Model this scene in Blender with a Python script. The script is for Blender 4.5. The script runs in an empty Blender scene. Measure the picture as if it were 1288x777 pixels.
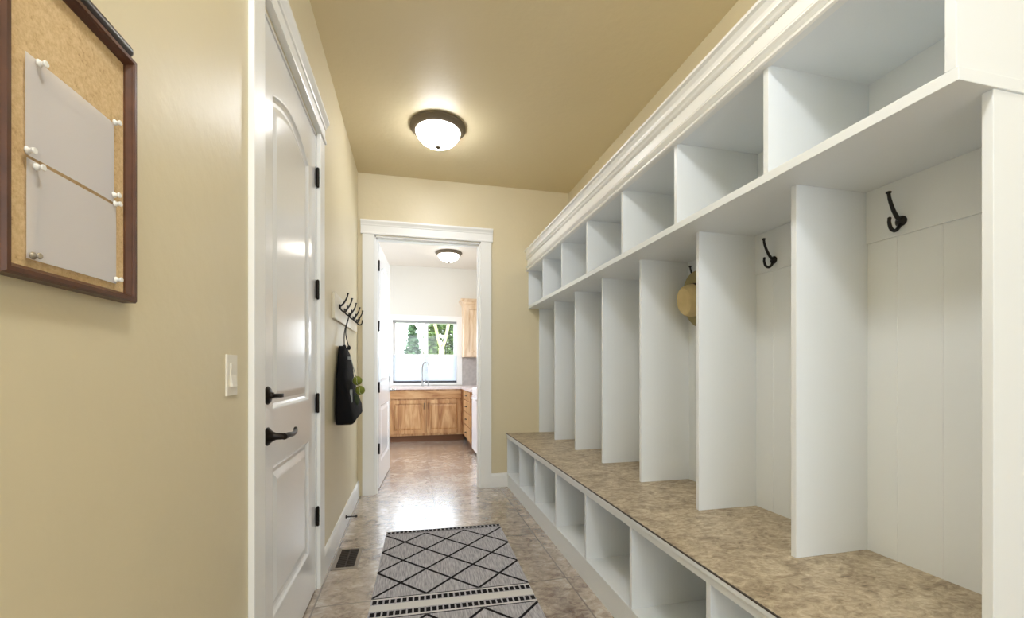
import bpy, bmesh, math, random
from mathutils import Vector, Matrix
random.seed(7)
C = bpy.context.scene.collection
PI = math.pi
# ------------------------------------------------------------------ camera
FPX = 532.0
YAW = math.atan(124.5 / FPX)
EYE = 1.2
cam_d = bpy.data.cameras.new('camera')
cam_d.sensor_fit = 'HORIZONTAL'; cam_d.sensor_width = 36.0
cam_d.lens = FPX / 1288 * 36.0
cam_d.shift_y = (465.5 - 388.5) / 1288
cam_d.clip_start = 0.02
cam = bpy.data.objects.new('camera', cam_d); C.objects.link(cam)
cam.location = (0, 0, EYE)
cam.rotation_euler = (PI / 2, 0, -YAW)
bpy.context.scene.camera = cam
# ------------------------------------------------------------------ exposure, world, large lights
S = bpy.context.scene
S.view_settings.view_transform = 'Standard'
S.view_settings.look = 'None'
S.view_settings.gamma = 1
S.view_settings.exposure = 0.42
S.view_settings.use_curve_mapping = False
S.cycles.use_denoising = True
S.cycles.max_bounces = 12
S.cycles.diffuse_bounces = 8
S.cycles.sample_clamp_indirect = 6
W = bpy.data.worlds.new('sky'); S.world = W; W.use_nodes = True
W.node_tree.nodes['Background'].inputs[0].default_value = (0.86, 0.93, 1.0, 1)
W.node_tree.nodes['Background'].inputs[1].default_value = 7.5


def area(name, loc, rot, sx, sy, power, col, portal=False):
    l = bpy.data.lights.new(name, 'AREA'); l.shape = 'RECTANGLE'; l.size = sx; l.size_y = sy
    l.energy = power; l.color = col
    if portal: l.cycles.is_portal = True
    o = bpy.data.objects.new(name, l); C.objects.link(o); o.location = loc; o.rotation_euler = rot
    return o


# soft daylight inferred behind the camera, then two added kitchen fill lights
area('hall_daylight', (0.45, -2.1, 1.65), (PI / 2, 0, 0), 1.9, 2.0, 40, (0.80, 0.90, 1.0))
area('kitchen_fill', (-1.9, 6.2, 1.6), (0, -PI / 2 + .35, 0), 1.6, 2.4, 80, (0.80, 0.88, 1.0))  # added cool fill that brightens kitchen and floor; no window here
area('kitchen_side_fill', (1.42, 5.0, 1.55), (0, PI / 2 - .3, 0), 1.3, .8, 36, (0.80, 0.88, 1.0))  # added fill that whitens the open door's right face; no window here
area('window_portal', (0.22, 7.98, 1.53), (-PI / 2, 0, 0), 1.2, 1.15, 1, (1, 1, 1), True)
HALL_GLOW = 26.0
KITCHEN_GLOW = 9.0
# the next lamp of the hallway's row, above and behind the camera
_l = bpy.data.lights.new('hall_lamp', 'POINT'); _l.energy = 46; _l.color = (.93, .965, 1.0); _l.shadow_soft_size = .14
_o = bpy.data.objects.new('hall_lamp', _l); C.objects.link(_o); _o.location = (.19, .25, 2.93)

# ------------------------------------------------------------------ materials


def nt(name):
    m = bpy.data.materials.new(name); m.use_nodes = True
    t = m.node_tree
    return m, t, t.nodes['Principled BSDF']


def N(t, typ, **kw):
    n = t.nodes.new(typ)
    for k, v in kw.items():
        if k in n.inputs.keys(): n.inputs[k].default_value = v
        else: setattr(n, k, v)
    return n


def srgb(r, g, b):
    f = lambda c: (c / 255 / 12.92) if c / 255 <= 0.04045 else ((c / 255 + 0.055) / 1.055) ** 2.4
    return (f(r), f(g), f(b), 1)


def plain(name, rgb, rough=0.5, metal=0.0, bump=0.0, bscale=60, var=0.0, vscale=6.0, spec=None):
    m, t, p = nt(name)
    p.inputs['Base Color'].default_value = srgb(*rgb)
    p.inputs['Roughness'].default_value = rough
    p.inputs['Metallic'].default_value = metal
    if spec is not None: p.inputs['Specular IOR Level'].default_value = spec
    tc = N(t, 'ShaderNodeTexCoord')
    if bump:
        n = N(t, 'ShaderNodeTexNoise', Scale=bscale, Detail=3.0)
        b = N(t, 'ShaderNodeBump', Strength=bump, Distance=0.004)
        t.links.new(tc.outputs['Object'], n.inputs['Vector'])
        t.links.new(n.outputs['Fac'], b.inputs['Height']); t.links.new(b.outputs[0], p.inputs['Normal'])
    if var:
        n = N(t, 'ShaderNodeTexNoise', Scale=vscale, Detail=4.0)
        r = N(t, 'ShaderNodeValToRGB')
        r.color_ramp.elements[0].position = 0.3; r.color_ramp.elements[1].position = 0.7
        c = srgb(*rgb)
        r.color_ramp.elements[0].color = tuple(x * (1 - var) for x in c[:3]) + (1,)
        r.color_ramp.elements[1].color = tuple(min(1, x * (1 + var)) for x in c[:3]) + (1,)
        t.links.new(tc.outputs['Object'], n.inputs['Vector'])
        t.links.new(n.outputs['Fac'], r.inputs[0]); t.links.new(r.outputs[0], p.inputs['Base Color'])
    return m


M = {}
M['wall'] = plain('beige_wall_paint', (212, 200, 168), 0.42, bump=0.35, bscale=22)
M['ceiling'] = plain('shade_toned_ceiling_paint', (212, 197, 160), 0.42, bump=0.35, bscale=26)  # wall paint toned more tan, with the ceiling's dimmer light in the colour
M['kwall'] = plain('pale_kitchen_wall_paint', (222, 219, 210), 0.5, bump=0.1, bscale=30)
M['kceil'] = plain('pale_kitchen_ceiling_paint', (226, 219, 208), 0.5, bump=0.1, bscale=30)
M['white'] = plain('white_locker_paint', (227, 231, 234), 0.34)
M['trim'] = plain('white_gloss_trim_paint', (236, 236, 234), 0.38)
M['door'] = plain('white_gloss_door_paint', (230, 231, 232), 0.17, bump=0.04, bscale=14)
M['bronze'] = plain('oil_rubbed_bronze', (34, 27, 22), 0.38, 0.7)
M['bronzering'] = plain('bronze_lamp_ring', (112, 100, 82), 0.4, 0.5)
M['black'] = plain('black_metal', (24, 19, 17), 0.35, 0.3)
M['frame'] = plain('walnut_board_frame', (80, 47, 28), 0.35, var=0.25, vscale=30)
M['rod'] = plain('dark_walnut_rail', (38, 24, 18), 0.35)
M['pin'] = plain('white_push_pin_plastic', (235, 233, 226), 0.3)
M['pindark'] = plain('smoky_push_pin_plastic', (150, 140, 122), 0.25)
M['paper'] = plain('white_paper', (246, 246, 250), 0.7, bump=0.1, bscale=8)
M['switch'] = plain('white_switch_plastic', (226, 220, 206), 0.3)
M['rackboard'] = plain('cream_rack_board_paint', (222, 214, 194), 0.35)
M['bag'] = plain('black_nylon_fabric', (13, 12, 14), 0.8, bump=0.6, bscale=30, spec=.15)
M['strap'] = plain('black_webbing', (22, 21, 23), 0.8)
M['tag'] = plain('grey_reflective_tape', (140, 142, 140), 0.5)
M['mesh'] = plain('dark_mesh_pocket', (50, 62, 34), 0.8)
M['ball'] = plain('tennis_ball_felt', (124, 132, 50), 0.9, bump=0.5, bscale=200, var=0.12, vscale=40)
M['seam'] = plain('tennis_ball_seam', (205, 205, 180), 0.8)
M['hat'] = plain('tan_canvas_hat', (204, 184, 136), 0.85, bump=0.4, bscale=90, var=0.08, vscale=20)
M['hatbrim'] = plain('olive_tan_hat_brim', (158, 146, 104), 0.85, bump=0.4, bscale=90)
M['hatband'] = plain('dark_brown_hat_band', (44, 24, 22), 0.7)
M['counter'] = plain('pale_stone_counter', (222, 208, 204), 0.3, var=0.06, vscale=20)
M['appliance'] = plain('white_enamel', (238, 236, 238), 0.25)
M['chrome'] = plain('brushed_chrome', (190, 190, 190), 0.22, 1.0)
M['backsplash'] = plain('grey_stone_backsplash', (178, 172, 168), 0.4, var=0.12, vscale=18)
M['vinyl'] = plain('white_window_vinyl', (240, 240, 240), 0.35)
M['headrail'] = plain('grey_shade_headrail', (150, 152, 150), 0.5)
M['darkrail'] = plain('dark_sill_strip', (70, 70, 74), 0.5)
M['toe'] = plain('brown_toe_kick', (110, 70, 40), 0.5)
M['bark'] = plain('pale_bark', (150, 140, 105), 0.9, bump=0.6, bscale=20)
M['grass'] = plain('lawn_grass', (120, 150, 70), 0.9, var=0.25, vscale=3)
M['vent'] = plain('dark_brown_register', (52, 42, 36), 0.45, 0.4)
M['ventframe'] = plain('pewter_register_frame', (150, 140, 130), 0.35, 0.6)
M['rubber'] = plain('black_rubber', (20, 20, 20), 0.6)
M['edge'] = plain('laminate_seam_shadow', (56, 46, 38), 0.5)  # dark colour standing in for the shadowed gap at the nosing


def leafmat(name, a, b):
    m, t, p = nt(name)
    tc = N(t, 'ShaderNodeTexCoord'); n = N(t, 'ShaderNodeTexNoise', Scale=5.0, Detail=3.0)
    r = N(t, 'ShaderNodeValToRGB')
    r.color_ramp.elements[0].position = .35; r.color_ramp.elements[1].position = .65
    r.color_ramp.elements[0].color = srgb(*a); r.color_ramp.elements[1].color = srgb(*b)
    t.links.new(tc.outputs['Object'], n.inputs['Vector']); t.links.new(n.outputs['Fac'], r.inputs[0])
    t.links.new(r.outputs[0], p.inputs['Base Color'])
    p.inputs['Roughness'].default_value = .6
    return m


M['leaf'] = leafmat('mixed_green_leaves', (34, 58, 26), (96, 122, 52))
M['conifer'] = leafmat('blue_green_needles', (36, 60, 40), (80, 112, 76))


def cork():
    m, t, p = nt('cork_board')
    tc = N(t, 'ShaderNodeTexCoord')
    v = N(t, 'ShaderNodeTexNoise', Scale=160.0, Detail=5.0, Roughness=.7)
    n = N(t, 'ShaderNodeTexNoise', Scale=14.0, Detail=3.0)
    mx = N(t, 'ShaderNodeMath', operation='MULTIPLY_ADD'); mx.inputs[1].default_value = .8; mx.inputs[2].default_value = 0
    ad = N(t, 'ShaderNodeMath', operation='MULTIPLY_ADD'); ad.inputs[1].default_value = .25
    r = N(t, 'ShaderNodeValToRGB')
    e = r.color_ramp.elements
    e[0].position = .30; e[0].color = srgb(150, 118, 80)
    e[1].position = .66; e[1].color = srgb(216, 190, 146)
    k = e.new(.44); k.color = srgb(196, 166, 122)
    for q in (v, n): t.links.new(tc.outputs['Object'], q.inputs['Vector'])
    t.links.new(v.outputs['Fac'], mx.inputs[0]); t.links.new(n.outputs['Fac'], ad.inputs[0]); t.links.new(mx.outputs[0], ad.inputs[2])
    t.links.new(ad.outputs[0], r.inputs[0]); t.links.new(r.outputs[0], p.inputs['Base Color'])
    b = N(t, 'ShaderNodeBump', Strength=.5, Distance=.002); t.links.new(v.outputs['Fac'], b.inputs['Height']); t.links.new(b.outputs[0], p.inputs['Normal'])
    p.inputs['Roughness'].default_value = .9
    return m


M['cork'] = cork()


def stone(name, cols, rough, scale, tile=None, stretch=(1, 1, 1), bump=.1):
    m, t, p = nt(name)
    tc = N(t, 'ShaderNodeTexCoord')
    mp = N(t, 'ShaderNodeMapping'); mp.inputs['Scale'].default_value = stretch
    t.links.new(tc.outputs['Object'], mp.inputs[0])
    src = mp.outputs[0]
    n1 = N(t, 'ShaderNodeTexNoise', Scale=scale, Detail=9.0, Roughness=.74, Distortion=.7)
    n2 = N(t, 'ShaderNodeTexNoise', Scale=scale * 4.2, Detail=6.0, Roughness=.65, Distortion=.8)
    t.links.new(src, n1.inputs['Vector']); t.links.new(src, n2.inputs['Vector'])
    mul = N(t, 'ShaderNodeMath', operation='MULTIPLY'); mul.inputs[1].default_value = .5
    mad = N(t, 'ShaderNodeMath', operation='MULTIPLY_ADD'); mad.inputs[1].default_value = .5
    t.links.new(n2.outputs['Fac'], mul.inputs[0]); t.links.new(n1.outputs['Fac'], mad.inputs[0]); t.links.new(mul.outputs[0], mad.inputs[2])
    r = N(t, 'ShaderNodeValToRGB'); e = r.color_ramp.elements
    pos = [.33, .42, .49, .56, .66]
    e[0].position = pos[0]; e[0].color = srgb(*cols[0]); e[1].position = pos[-1]; e[1].color = srgb(*cols[-1])
    for q in (1, 2, 3):
        k = e.new(pos[q]); k.color = srgb(*cols[q])
    t.links.new(mad.outputs[0], r.inputs[0])
    col = r.outputs[0]; height = mad.outputs[0]
    if tile:
        x0, y0, pit = tile
        sep = N(t, 'ShaderNodeSeparateXYZ'); t.links.new(tc.outputs['Object'], sep.inputs[0])
        outs = []
        cells = []
        for ax, o0 in (('X', x0), ('Y', y0)):
            a = N(t, 'ShaderNodeMath', operation='SUBTRACT'); a.inputs[1].default_value = o0; t.links.new(sep.outputs[ax], a.inputs[0])
            d = N(t, 'ShaderNodeMath', operation='DIVIDE'); d.inputs[1].default_value = pit; t.links.new(a.outputs[0], d.inputs[0])
            fl = N(t, 'ShaderNodeMath', operation='FLOOR'); t.links.new(d.outputs[0], fl.inputs[0]); cells.append(fl)
            f = N(t, 'ShaderNodeMath', operation='FRACT'); t.links.new(d.outputs[0], f.inputs[0])
            s = N(t, 'ShaderNodeMath', operation='SUBTRACT'); s.inputs[1].default_value = .5; t.links.new(f.outputs[0], s.inputs[0])
            b = N(t, 'ShaderNodeMath', operation='ABSOLUTE'); t.links.new(s.outputs[0], b.inputs[0])
            g = N(t, 'ShaderNodeMath', operation='GREATER_THAN'); g.inputs[1].default_value = .5 - .004 / pit; t.links.new(b.outputs[0], g.inputs[0])
            outs.append(g)
        mxx = N(t, 'ShaderNodeMath', operation='MAXIMUM'); t.links.new(outs[0].outputs[0], mxx.inputs[0]); t.links.new(outs[1].outputs[0], mxx.inputs[1])
        # every tile is cut from another part of the stone
        cb = N(t, 'ShaderNodeCombineXYZ'); t.links.new(cells[0].outputs[0], cb.inputs[0]); t.links.new(cells[1].outputs[0], cb.inputs[1])
        wn = N(t, 'ShaderNodeTexWhiteNoise', noise_dimensions='3D'); t.links.new(cb.outputs[0], wn.inputs['Vector'])
        sc = N(t, 'ShaderNodeVectorMath', operation='SCALE'); sc.inputs['Scale'].default_value = 9.0; t.links.new(wn.outputs['Color'], sc.inputs[0])
        ad = N(t, 'ShaderNodeVectorMath', operation='ADD'); t.links.new(src, ad.inputs[0]); t.links.new(sc.outputs[0], ad.inputs[1])
        for q in (n1, n2): t.links.new(ad.outputs[0], q.inputs['Vector'])
        mix = N(t, 'ShaderNodeMix', data_type='RGBA'); t.links.new(mxx.outputs[0], mix.inputs[0])
        t.links.new(col, mix.inputs[6]); mix.inputs[7].default_value = srgb(120, 108, 98); col = mix.outputs[2]
        hh = N(t, 'ShaderNodeMath', operation='MULTIPLY_ADD'); hh.inputs[1].default_value = -1.5; t.links.new(mxx.outputs[0], hh.inputs[0]); t.links.new(mad.outputs[0], hh.inputs[2]); height = hh.outputs[0]
    t.links.new(col, p.inputs['Base Color'])
    b = N(t, 'ShaderNodeBump', Strength=bump, Distance=.003); t.links.new(height, b.inputs['Height']); t.links.new(b.outputs[0], p.inputs['Normal'])
    p.inputs['Roughness'].default_value = rough
    if tile:
        p.inputs['Specular IOR Level'].default_value = .9
        p.inputs['Coat Weight'].default_value = 1; p.inputs['Coat Roughness'].default_value = .25; p.inputs['Coat IOR'].default_value = 1.75
    return m


M['floor'] = stone('mottled_slate_floor_tile', [(84, 68, 58), (132, 112, 98), (160, 144, 130), (182, 168, 152), (210, 203, 194)], .22, 4.4, (.187, 3.66, .675), (1, 1.25, 1), .045)
M['bench'] = stone('mottled_brown_laminate', [(92, 78, 60), (138, 121, 98), (166, 150, 126), (187, 173, 148), (216, 208, 188)], .42, 8.0, None, (.9, 1.35, 1), .04)


def wood(name, a, b, c, axis='Z', scale=1.0, rough=.4):
    m, t, p = nt(name)
    tc = N(t, 'ShaderNodeTexCoord'); mp = N(t, 'ShaderNodeMapping')
    mp.inputs['Scale'].default_value = {'Z': (6, 6, .7), 'X': (.7, 6, 6), 'Y': (9, .9, 9)}[axis]
    n = N(t, 'ShaderNodeTexNoise', Scale=1.6 * scale, Detail=5.0, Roughness=.55, Distortion=1.6)
    r = N(t, 'ShaderNodeValToRGB'); e = r.color_ramp.elements
    e[0].position = .34; e[0].color = srgb(*a); e[1].position = .68; e[1].color = srgb(*c)
    k = e.new(.5); k.color = srgb(*b)
    t.links.new(tc.outputs['Object'], mp.inputs[0]); t.links.new(mp.outputs[0], n.inputs['Vector'])
    t.links.new(n.outputs['Fac'], r.inputs[0]); t.links.new(r.outputs[0], p.inputs['Base Color'])
    p.inputs['Roughness'].default_value = rough
    return m


M['hick'] = wood('natural_hickory', (146, 98, 58), (184, 140, 94), (206, 168, 124), 'Z')
M['hickx'] = wood('natural_hickory_crossgrain', (146, 98, 58), (184, 140, 94), (206, 168, 124), 'X')
M['hickpale'] = wood('pale_hickory', (206, 174, 138), (222, 196, 164), (234, 212, 186), 'Z')


def emis(name, rgb, strength, rough=.3):
    m, t, p = nt(name)
    p.inputs['Base Color'].default_value = srgb(*rgb)
    p.inputs['Emission Color'].default_value = srgb(*rgb)
    p.inputs['Emission Strength'].default_value = strength
    p.inputs['Roughness'].default_value = rough
    return m


M['glow'] = emis('lit_frosted_glass', (248, 250, 255), HALL_GLOW)
M['kglow'] = emis('lit_kitchen_frosted_glass', (255, 249, 240), KITCHEN_GLOW)


def glass():
    m, t, p = nt('window_glass')
    t.nodes.remove(p)
    o = t.nodes['Material Output']
    tr = N(t, 'ShaderNodeBsdfTransparent'); gl = N(t, 'ShaderNodeBsdfGlossy', Roughness=.02)
    fr = N(t, 'ShaderNodeFresnel', IOR=1.45); mx = N(t, 'ShaderNodeMixShader')
    t.links.new(fr.outputs[0], mx.inputs[0]); t.links.new(tr.outputs[0], mx.inputs[1]); t.links.new(gl.outputs[0], mx.inputs[2])
    t.links.new(mx.outputs[0], o.inputs[0])
    return m


M['glass'] = glass()


def shade():
    m, t, p = nt('white_translucent_shade')
    p.inputs['Base Color'].default_value = (.85, .88, .93, 1); p.inputs['Roughness'].default_value = .8
    o = t.nodes['Material Output']
    tl = N(t, 'ShaderNodeBsdfTranslucent'); tl.inputs[0].default_value = (.85, .9, .97, 1)
    mx = N(t, 'ShaderNodeMixShader'); mx.inputs[0].default_value = .45
    t.links.new(p.outputs[0], mx.inputs[1]); t.links.new(tl.outputs[0], mx.inputs[2]); t.links.new(mx.outputs[0], o.inputs[0])
    return m


M['shade'] = shade()


class X:
    """tiny expression helper for math nodes"""
    def __init__(s, t, o): s.t = t; s.o = o

    def _b(s, op, v, rev=False):
        n = s.t.nodes.new('ShaderNodeMath'); n.operation = op
        a, b = (1, 0) if rev else (0, 1)
        s.t.links.new(s.o, n.inputs[a])
        if v is not None:
            if isinstance(v, X): s.t.links.new(v.o, n.inputs[b])
            else: n.inputs[b].default_value = v
        return X(s.t, n.outputs[0])
    def __add__(s, v): return s._b('ADD', v)
    def __sub__(s, v): return s._b('SUBTRACT', v)
    def __mul__(s, v): return s._b('MULTIPLY', v)
    def gt(s, v): return s._b('GREATER_THAN', v)
    def lt(s, v): return s._b('LESS_THAN', v)
    def mx(s, v): return s._b('MAXIMUM', v)
    def fr(s): return s._b('FRACT', None)
    def ab(s): return s._b('ABSOLUTE', None)


RUGW, RUGL = .845, 2.07


def rugmat():
    m, t, p = nt('grey_rug_with_black_diamond_lattice')
    tc = N(t, 'ShaderNodeTexCoord'); sep = N(t, 'ShaderNodeSeparateXYZ'); t.links.new(tc.outputs['Object'], sep.inputs[0])
    x = X(t, sep.outputs['X']); y = X(t, sep.outputs['Y']) * -1.0      # y grows from the far edge
    P = RUGW / 3; Q = .287

    def lines(y0):
        u = x * (1 / P); v = (y - y0) * (1 / Q)
        a = ((u + v).fr() - .5).ab().gt(.5 - .040)
        b = ((u - v + 20.0).fr() - .5).ab().gt(.5 - .040)
        return a.mx(b)

    def band(a, b): return y.gt(a) * y.lt(b)

    def dash(a, b):
        w = .030
        return band(a, b) * ((x * (1 / w)).fr()).gt(.30)
    d1 = lines(.07) * band(.07, .931)
    d2 = lines(1.13) * band(1.13, 1.991)
    k = d1.mx(d2)
    for a, b in ((.012, .042), (.955, .993), (1.067, 1.105), (2.022, 2.056)): k = k.mx(dash(a, b))
    for a in (.004, .048, .933, 1.122, 1.995): k = k.mx(band(a, a + .007))
    pale = band(1.000, 1.058).mx(band(.940, .952)).mx(band(1.108, 1.119))
    no = N(t, 'ShaderNodeTexNoise', Scale=1.0, Detail=4.0); mp = N(t, 'ShaderNodeMapping'); mp.inputs['Scale'].default_value = (150, 14, 1)
    t.links.new(tc.outputs['Object'], mp.inputs[0]); t.links.new(mp.outputs[0], no.inputs['Vector'])
    r = N(t, 'ShaderNodeValToRGB'); e = r.color_ramp.elements
    e[0].position = .35; e[0].color = srgb(146, 144, 150); e[1].position = .65; e[1].color = srgb(192, 190, 196)
    t.links.new(no.outputs['Fac'], r.inputs[0])
    m1 = N(t, 'ShaderNodeMix', data_type='RGBA'); t.links.new(pale.o, m1.inputs[0]); t.links.new(r.outputs[0], m1.inputs[6]); m1.inputs[7].default_value = srgb(208, 206, 204)
    m2 = N(t, 'ShaderNodeMix', data_type='RGBA'); t.links.new(k.o, m2.inputs[0]); t.links.new(m1.outputs[2], m2.inputs[6]); m2.inputs[7].default_value = srgb(30, 27, 30)
    t.links.new(m2.outputs[2], p.inputs['Base Color']); p.inputs['Roughness'].default_value = .95
    p.inputs['Specular IOR Level'].default_value = .1
    b = N(t, 'ShaderNodeBump', Strength=.6, Distance=.003); t.links.new(no.outputs['Fac'], b.inputs['Height']); t.links.new(b.outputs[0], p.inputs['Normal'])
    return m


M['rug'] = rugmat()

# ------------------------------------------------------------------ mesh helpers


def box(bm, x0, x1, y0, y1, z0, z1, bev=0.0):
    vs = [bm.verts.new((x, y, z)) for x in (x0, x1) for y in (y0, y1) for z in (z0, z1)]
    q = [(0, 1, 3, 2), (4, 6, 7, 5), (0, 4, 5, 1), (2, 3, 7, 6), (0, 2, 6, 4), (1, 5, 7, 3)]
    fs = [bm.faces.new([vs[i] for i in f]) for f in q]
    if bev:
        es = list({e for f in fs for e in f.edges})
        bmesh.ops.bevel(bm, geom=es, offset=bev, segments=2, profile=.6, affect='EDGES')


def BOX(*a, **k):
    bm = bmesh.new(); box(bm, *a, **k); return bm


def sweep(bm, prof, path_fn, n, closed_prof=True, caps=True):
    """rings: path_fn(i) -> function mapping profile point to 3d"""
    rings = []
    for i in range(n):
        f = path_fn(i)
        rings.append([bm.verts.new(f(p)) for p in prof])
    L = len(prof)
    for a, b in zip(rings[:-1], rings[1:]):
        for j in range(L if closed_prof else L - 1):
            bm.faces.new((a[j], a[(j + 1) % L], b[(j + 1) % L], b[j]))
    if caps:
        bm.faces.new(rings[0]); bm.faces.new(list(reversed(rings[-1])))


def prism_y(bm, prof, y0, y1):       # prof in (x,z)
    sweep(bm, prof, lambda i: (lambda p: (p[0], (y0, y1)[i], p[1])), 2)


def prism_x(bm, prof, x0, x1):       # prof in (y,z)
    sweep(bm, prof, lambda i: (lambda p: ((x0, x1)[i], p[0], p[1])), 2)


def prism_z(bm, prof, z0, z1):
    sweep(bm, prof, lambda i: (lambda p: (p[0], p[1], (z0, z1)[i])), 2)


def tube(bm, pts, r, seg=10, caps=True):
    pts = [Vector(p) for p in pts]
    rr = r if isinstance(r, (list, tuple)) else [r] * len(pts)
    rings = []
    t0 = (pts[1] - pts[0]).normalized()
    up = Vector((0, 0, 1)) if abs(t0.z) < .9 else Vector((1, 0, 0))
    nrm = t0.cross(up).normalized()
    for i, p in enumerate(pts):
        if i == 0: t = t0
        elif i == len(pts) - 1: t = (pts[i] - pts[i - 1]).normalized()
        else: t = (pts[i + 1] - pts[i - 1]).normalized()
        nrm = (nrm - t * nrm.dot(t)).normalized(); b = t.cross(nrm)
        rings.append([bm.verts.new(p + (nrm * math.cos(2 * PI * k / seg) + b * math.sin(2 * PI * k / seg)) * rr[i]) for k in range(seg)])
    for a, b in zip(rings[:-1], rings[1:]):
        for j in range(seg): bm.faces.new((a[j], a[(j + 1) % seg], b[(j + 1) % seg], b[j]))
    if caps: bm.faces.new(list(reversed(rings[0]))); bm.faces.new(rings[-1])


def smooth_pts(pts, n=6):
    """catmull-rom"""
    P = [Vector(p) for p in pts]; P = [P[0] * 2 - P[1]] + P + [P[-1] * 2 - P[-2]]
    out = []
    for i in range(1, len(P) - 2):
        for k in range(n):
            t = k / n; a, b, c, d = P[i - 1:i + 3]
            out.append(.5 * ((2 * b) + (c - a) * t + (2 * a - 5 * b + 4 * c - d) * t * t + (3 * b - a - 3 * c + d) * t ** 3))
    out.append(P[-2]); return out


def lathe(bm, prof, cen=(0, 0, 0), axis='Z', seg=40):
    """prof (r,h); closed ends when r=0"""
    cen = Vector(cen)

    def mp(r, h, a):
        c, s = r * math.cos(a), r * math.sin(a)
        return cen + {'Z': Vector((c, s, h)), 'X': Vector((h, c, s)), 'Y': Vector((c, h, s))}[axis]
    rings = []
    for r, h in prof:
        rings.append([bm.verts.new(mp(0, h, 0))] if r < 1e-6 else [bm.verts.new(mp(r, h, 2 * PI * k / seg)) for k in range(seg)])
    for a, b in zip(rings[:-1], rings[1:]):
        for j in range(seg):
            j2 = (j + 1) % seg
            if len(a) == 1 and len(b) == 1: continue
            if len(a) == 1: bm.faces.new((a[0], b[j2], b[j]))
            elif len(b) == 1: bm.faces.new((a[j], a[j2], b[0]))
            else: bm.faces.new((a[j], a[j2], b[j2], b[j]))


def ball(bm, c, r, sx=1, sy=1, sz=1, seg=20):
    m = Matrix.Translation(c) @ Matrix.Diagonal((sx, sy, sz, 1))
    bmesh.ops.create_uvsphere(bm, u_segments=seg, v_segments=seg // 2 + 2, radius=r, matrix=m)


def obj(name, bm, mat, parent=None, smooth=False):
    base = Vector((0, 0, 0)); p = parent
    while p is not None: base += p.location; p = p.parent
    if base.length: bmesh.ops.translate(bm, vec=-base, verts=bm.verts)
    bmesh.ops.recalc_face_normals(bm, faces=bm.faces)
    me = bpy.data.meshes.new(name); bm.to_mesh(me); bm.free()
    if smooth:
        for f in me.polygons: f.use_smooth = True
        me.set_sharp_from_angle(angle=math.radians(38))
    for q in (mat if isinstance(mat, list) else [mat]): me.materials.append(M[q] if isinstance(q, str) else q)
    o = bpy.data.objects.new(name, me); C.objects.link(o)
    if parent: o.parent = parent
    return o


def recenter(o, loc):
    """put a mesh object's origin at loc"""
    o.data.transform(Matrix.Translation(-Vector(loc))); o.location = loc; return o


def tag(o, label, cat, group=None, kind=None):
    o['label'] = label; o['category'] = cat
    if group: o['group'] = group
    if kind: o['kind'] = kind
    return o


def thing(name, label, cat, loc, group=None, kind=None):
    o = bpy.data.objects.new(name, None); C.objects.link(o); o.location = loc
    o.empty_display_size = .05
    if kind == 'structure':
        o['kind'] = kind
        if label: o['label'] = label; o['category'] = cat
        return o
    return tag(o, label, cat, group, kind)


def struct(name, bm, mat, label=None, cat=None):
    o = obj(name, bm, mat); o['kind'] = 'structure'
    if label: o['label'] = label; o['category'] = cat
    return o


def copytree(r, loc, rotz, label, group):
    c = r.copy(); C.objects.link(c); c.location = loc; c.rotation_euler = (0, 0, rotz)
    c['label'] = label
    if group: c['group'] = group
    for ch in r.children:
        d = ch.copy(); C.objects.link(d); d.parent = c
        for g in ch.children:
            e = g.copy(); C.objects.link(e); e.parent = d
    return c


# ------------------------------------------------------------------ room shell
WL, WR, FAR, CZ = -.514, 1.62, 4.27, 3.09
KN = 4.40          # kitchen face of the wall between hall and kitchen
KL, KR, KF = -2.0, 1.46, 7.9
NEAR = -2.2
struct('floor', BOX(-2.1, 2.6, NEAR - .1, 8.1, -.1, 0), 'floor', 'mottled beige-brown square stone tile floor of hall and kitchen', 'floor')
struct('ceiling', BOX(-.7, 2.5, NEAR - .1, 4.335, CZ, CZ + .1), 'ceiling', 'beige hallway ceiling toned tan for shade, with bowl light', 'ceiling')
struct('ceiling', BOX(-2.1, 2.6, 4.335, 8.1, CZ, CZ + .1), 'kceil', 'pale kitchen ceiling seen through the doorway', 'ceiling')
DY0, DY1, DZ = 1.605, 2.505, 2.490          # left door opening
b = bmesh.new()
box(b, WL - .06, WL, NEAR, DY0, 0, CZ); box(b, WL - .06, WL, DY1, FAR, 0, CZ); box(b, WL - .06, WL, DY0, DY1, DZ, CZ)
box(b, WL - .16, WL - .06, NEAR, FAR, 0, CZ)
struct('wall_left', b, 'wall', 'long beige hallway wall with corkboard, switch and white door', 'wall')
b = bmesh.new()
box(b, WR, WR + .12, .69, KN, 0, CZ); box(b, WR, 2.4, .57, .69, 0, CZ); box(b, 2.4, 2.5, NEAR, .69, 0, CZ)
struct('wall_right', b, 'wall', 'beige wall behind and above the white lockers', 'wall')
OX0, OX1, OZ = -.365, .672, 2.50
b = bmesh.new()
box(b, WL - .1, OX0, FAR, KN, 0, CZ); box(b, OX1, WR, FAR, KN, 0, CZ); box(b, OX0, OX1, FAR, KN, OZ, CZ)
struct('wall_far', b, 'wall', 'beige end wall around the cased kitchen doorway', 'wall')
b = bmesh.new(); box(b, -.7, 2.5, NEAR - .1, NEAR, 0, CZ)
struct('wall_near', b, 'wall')
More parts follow.
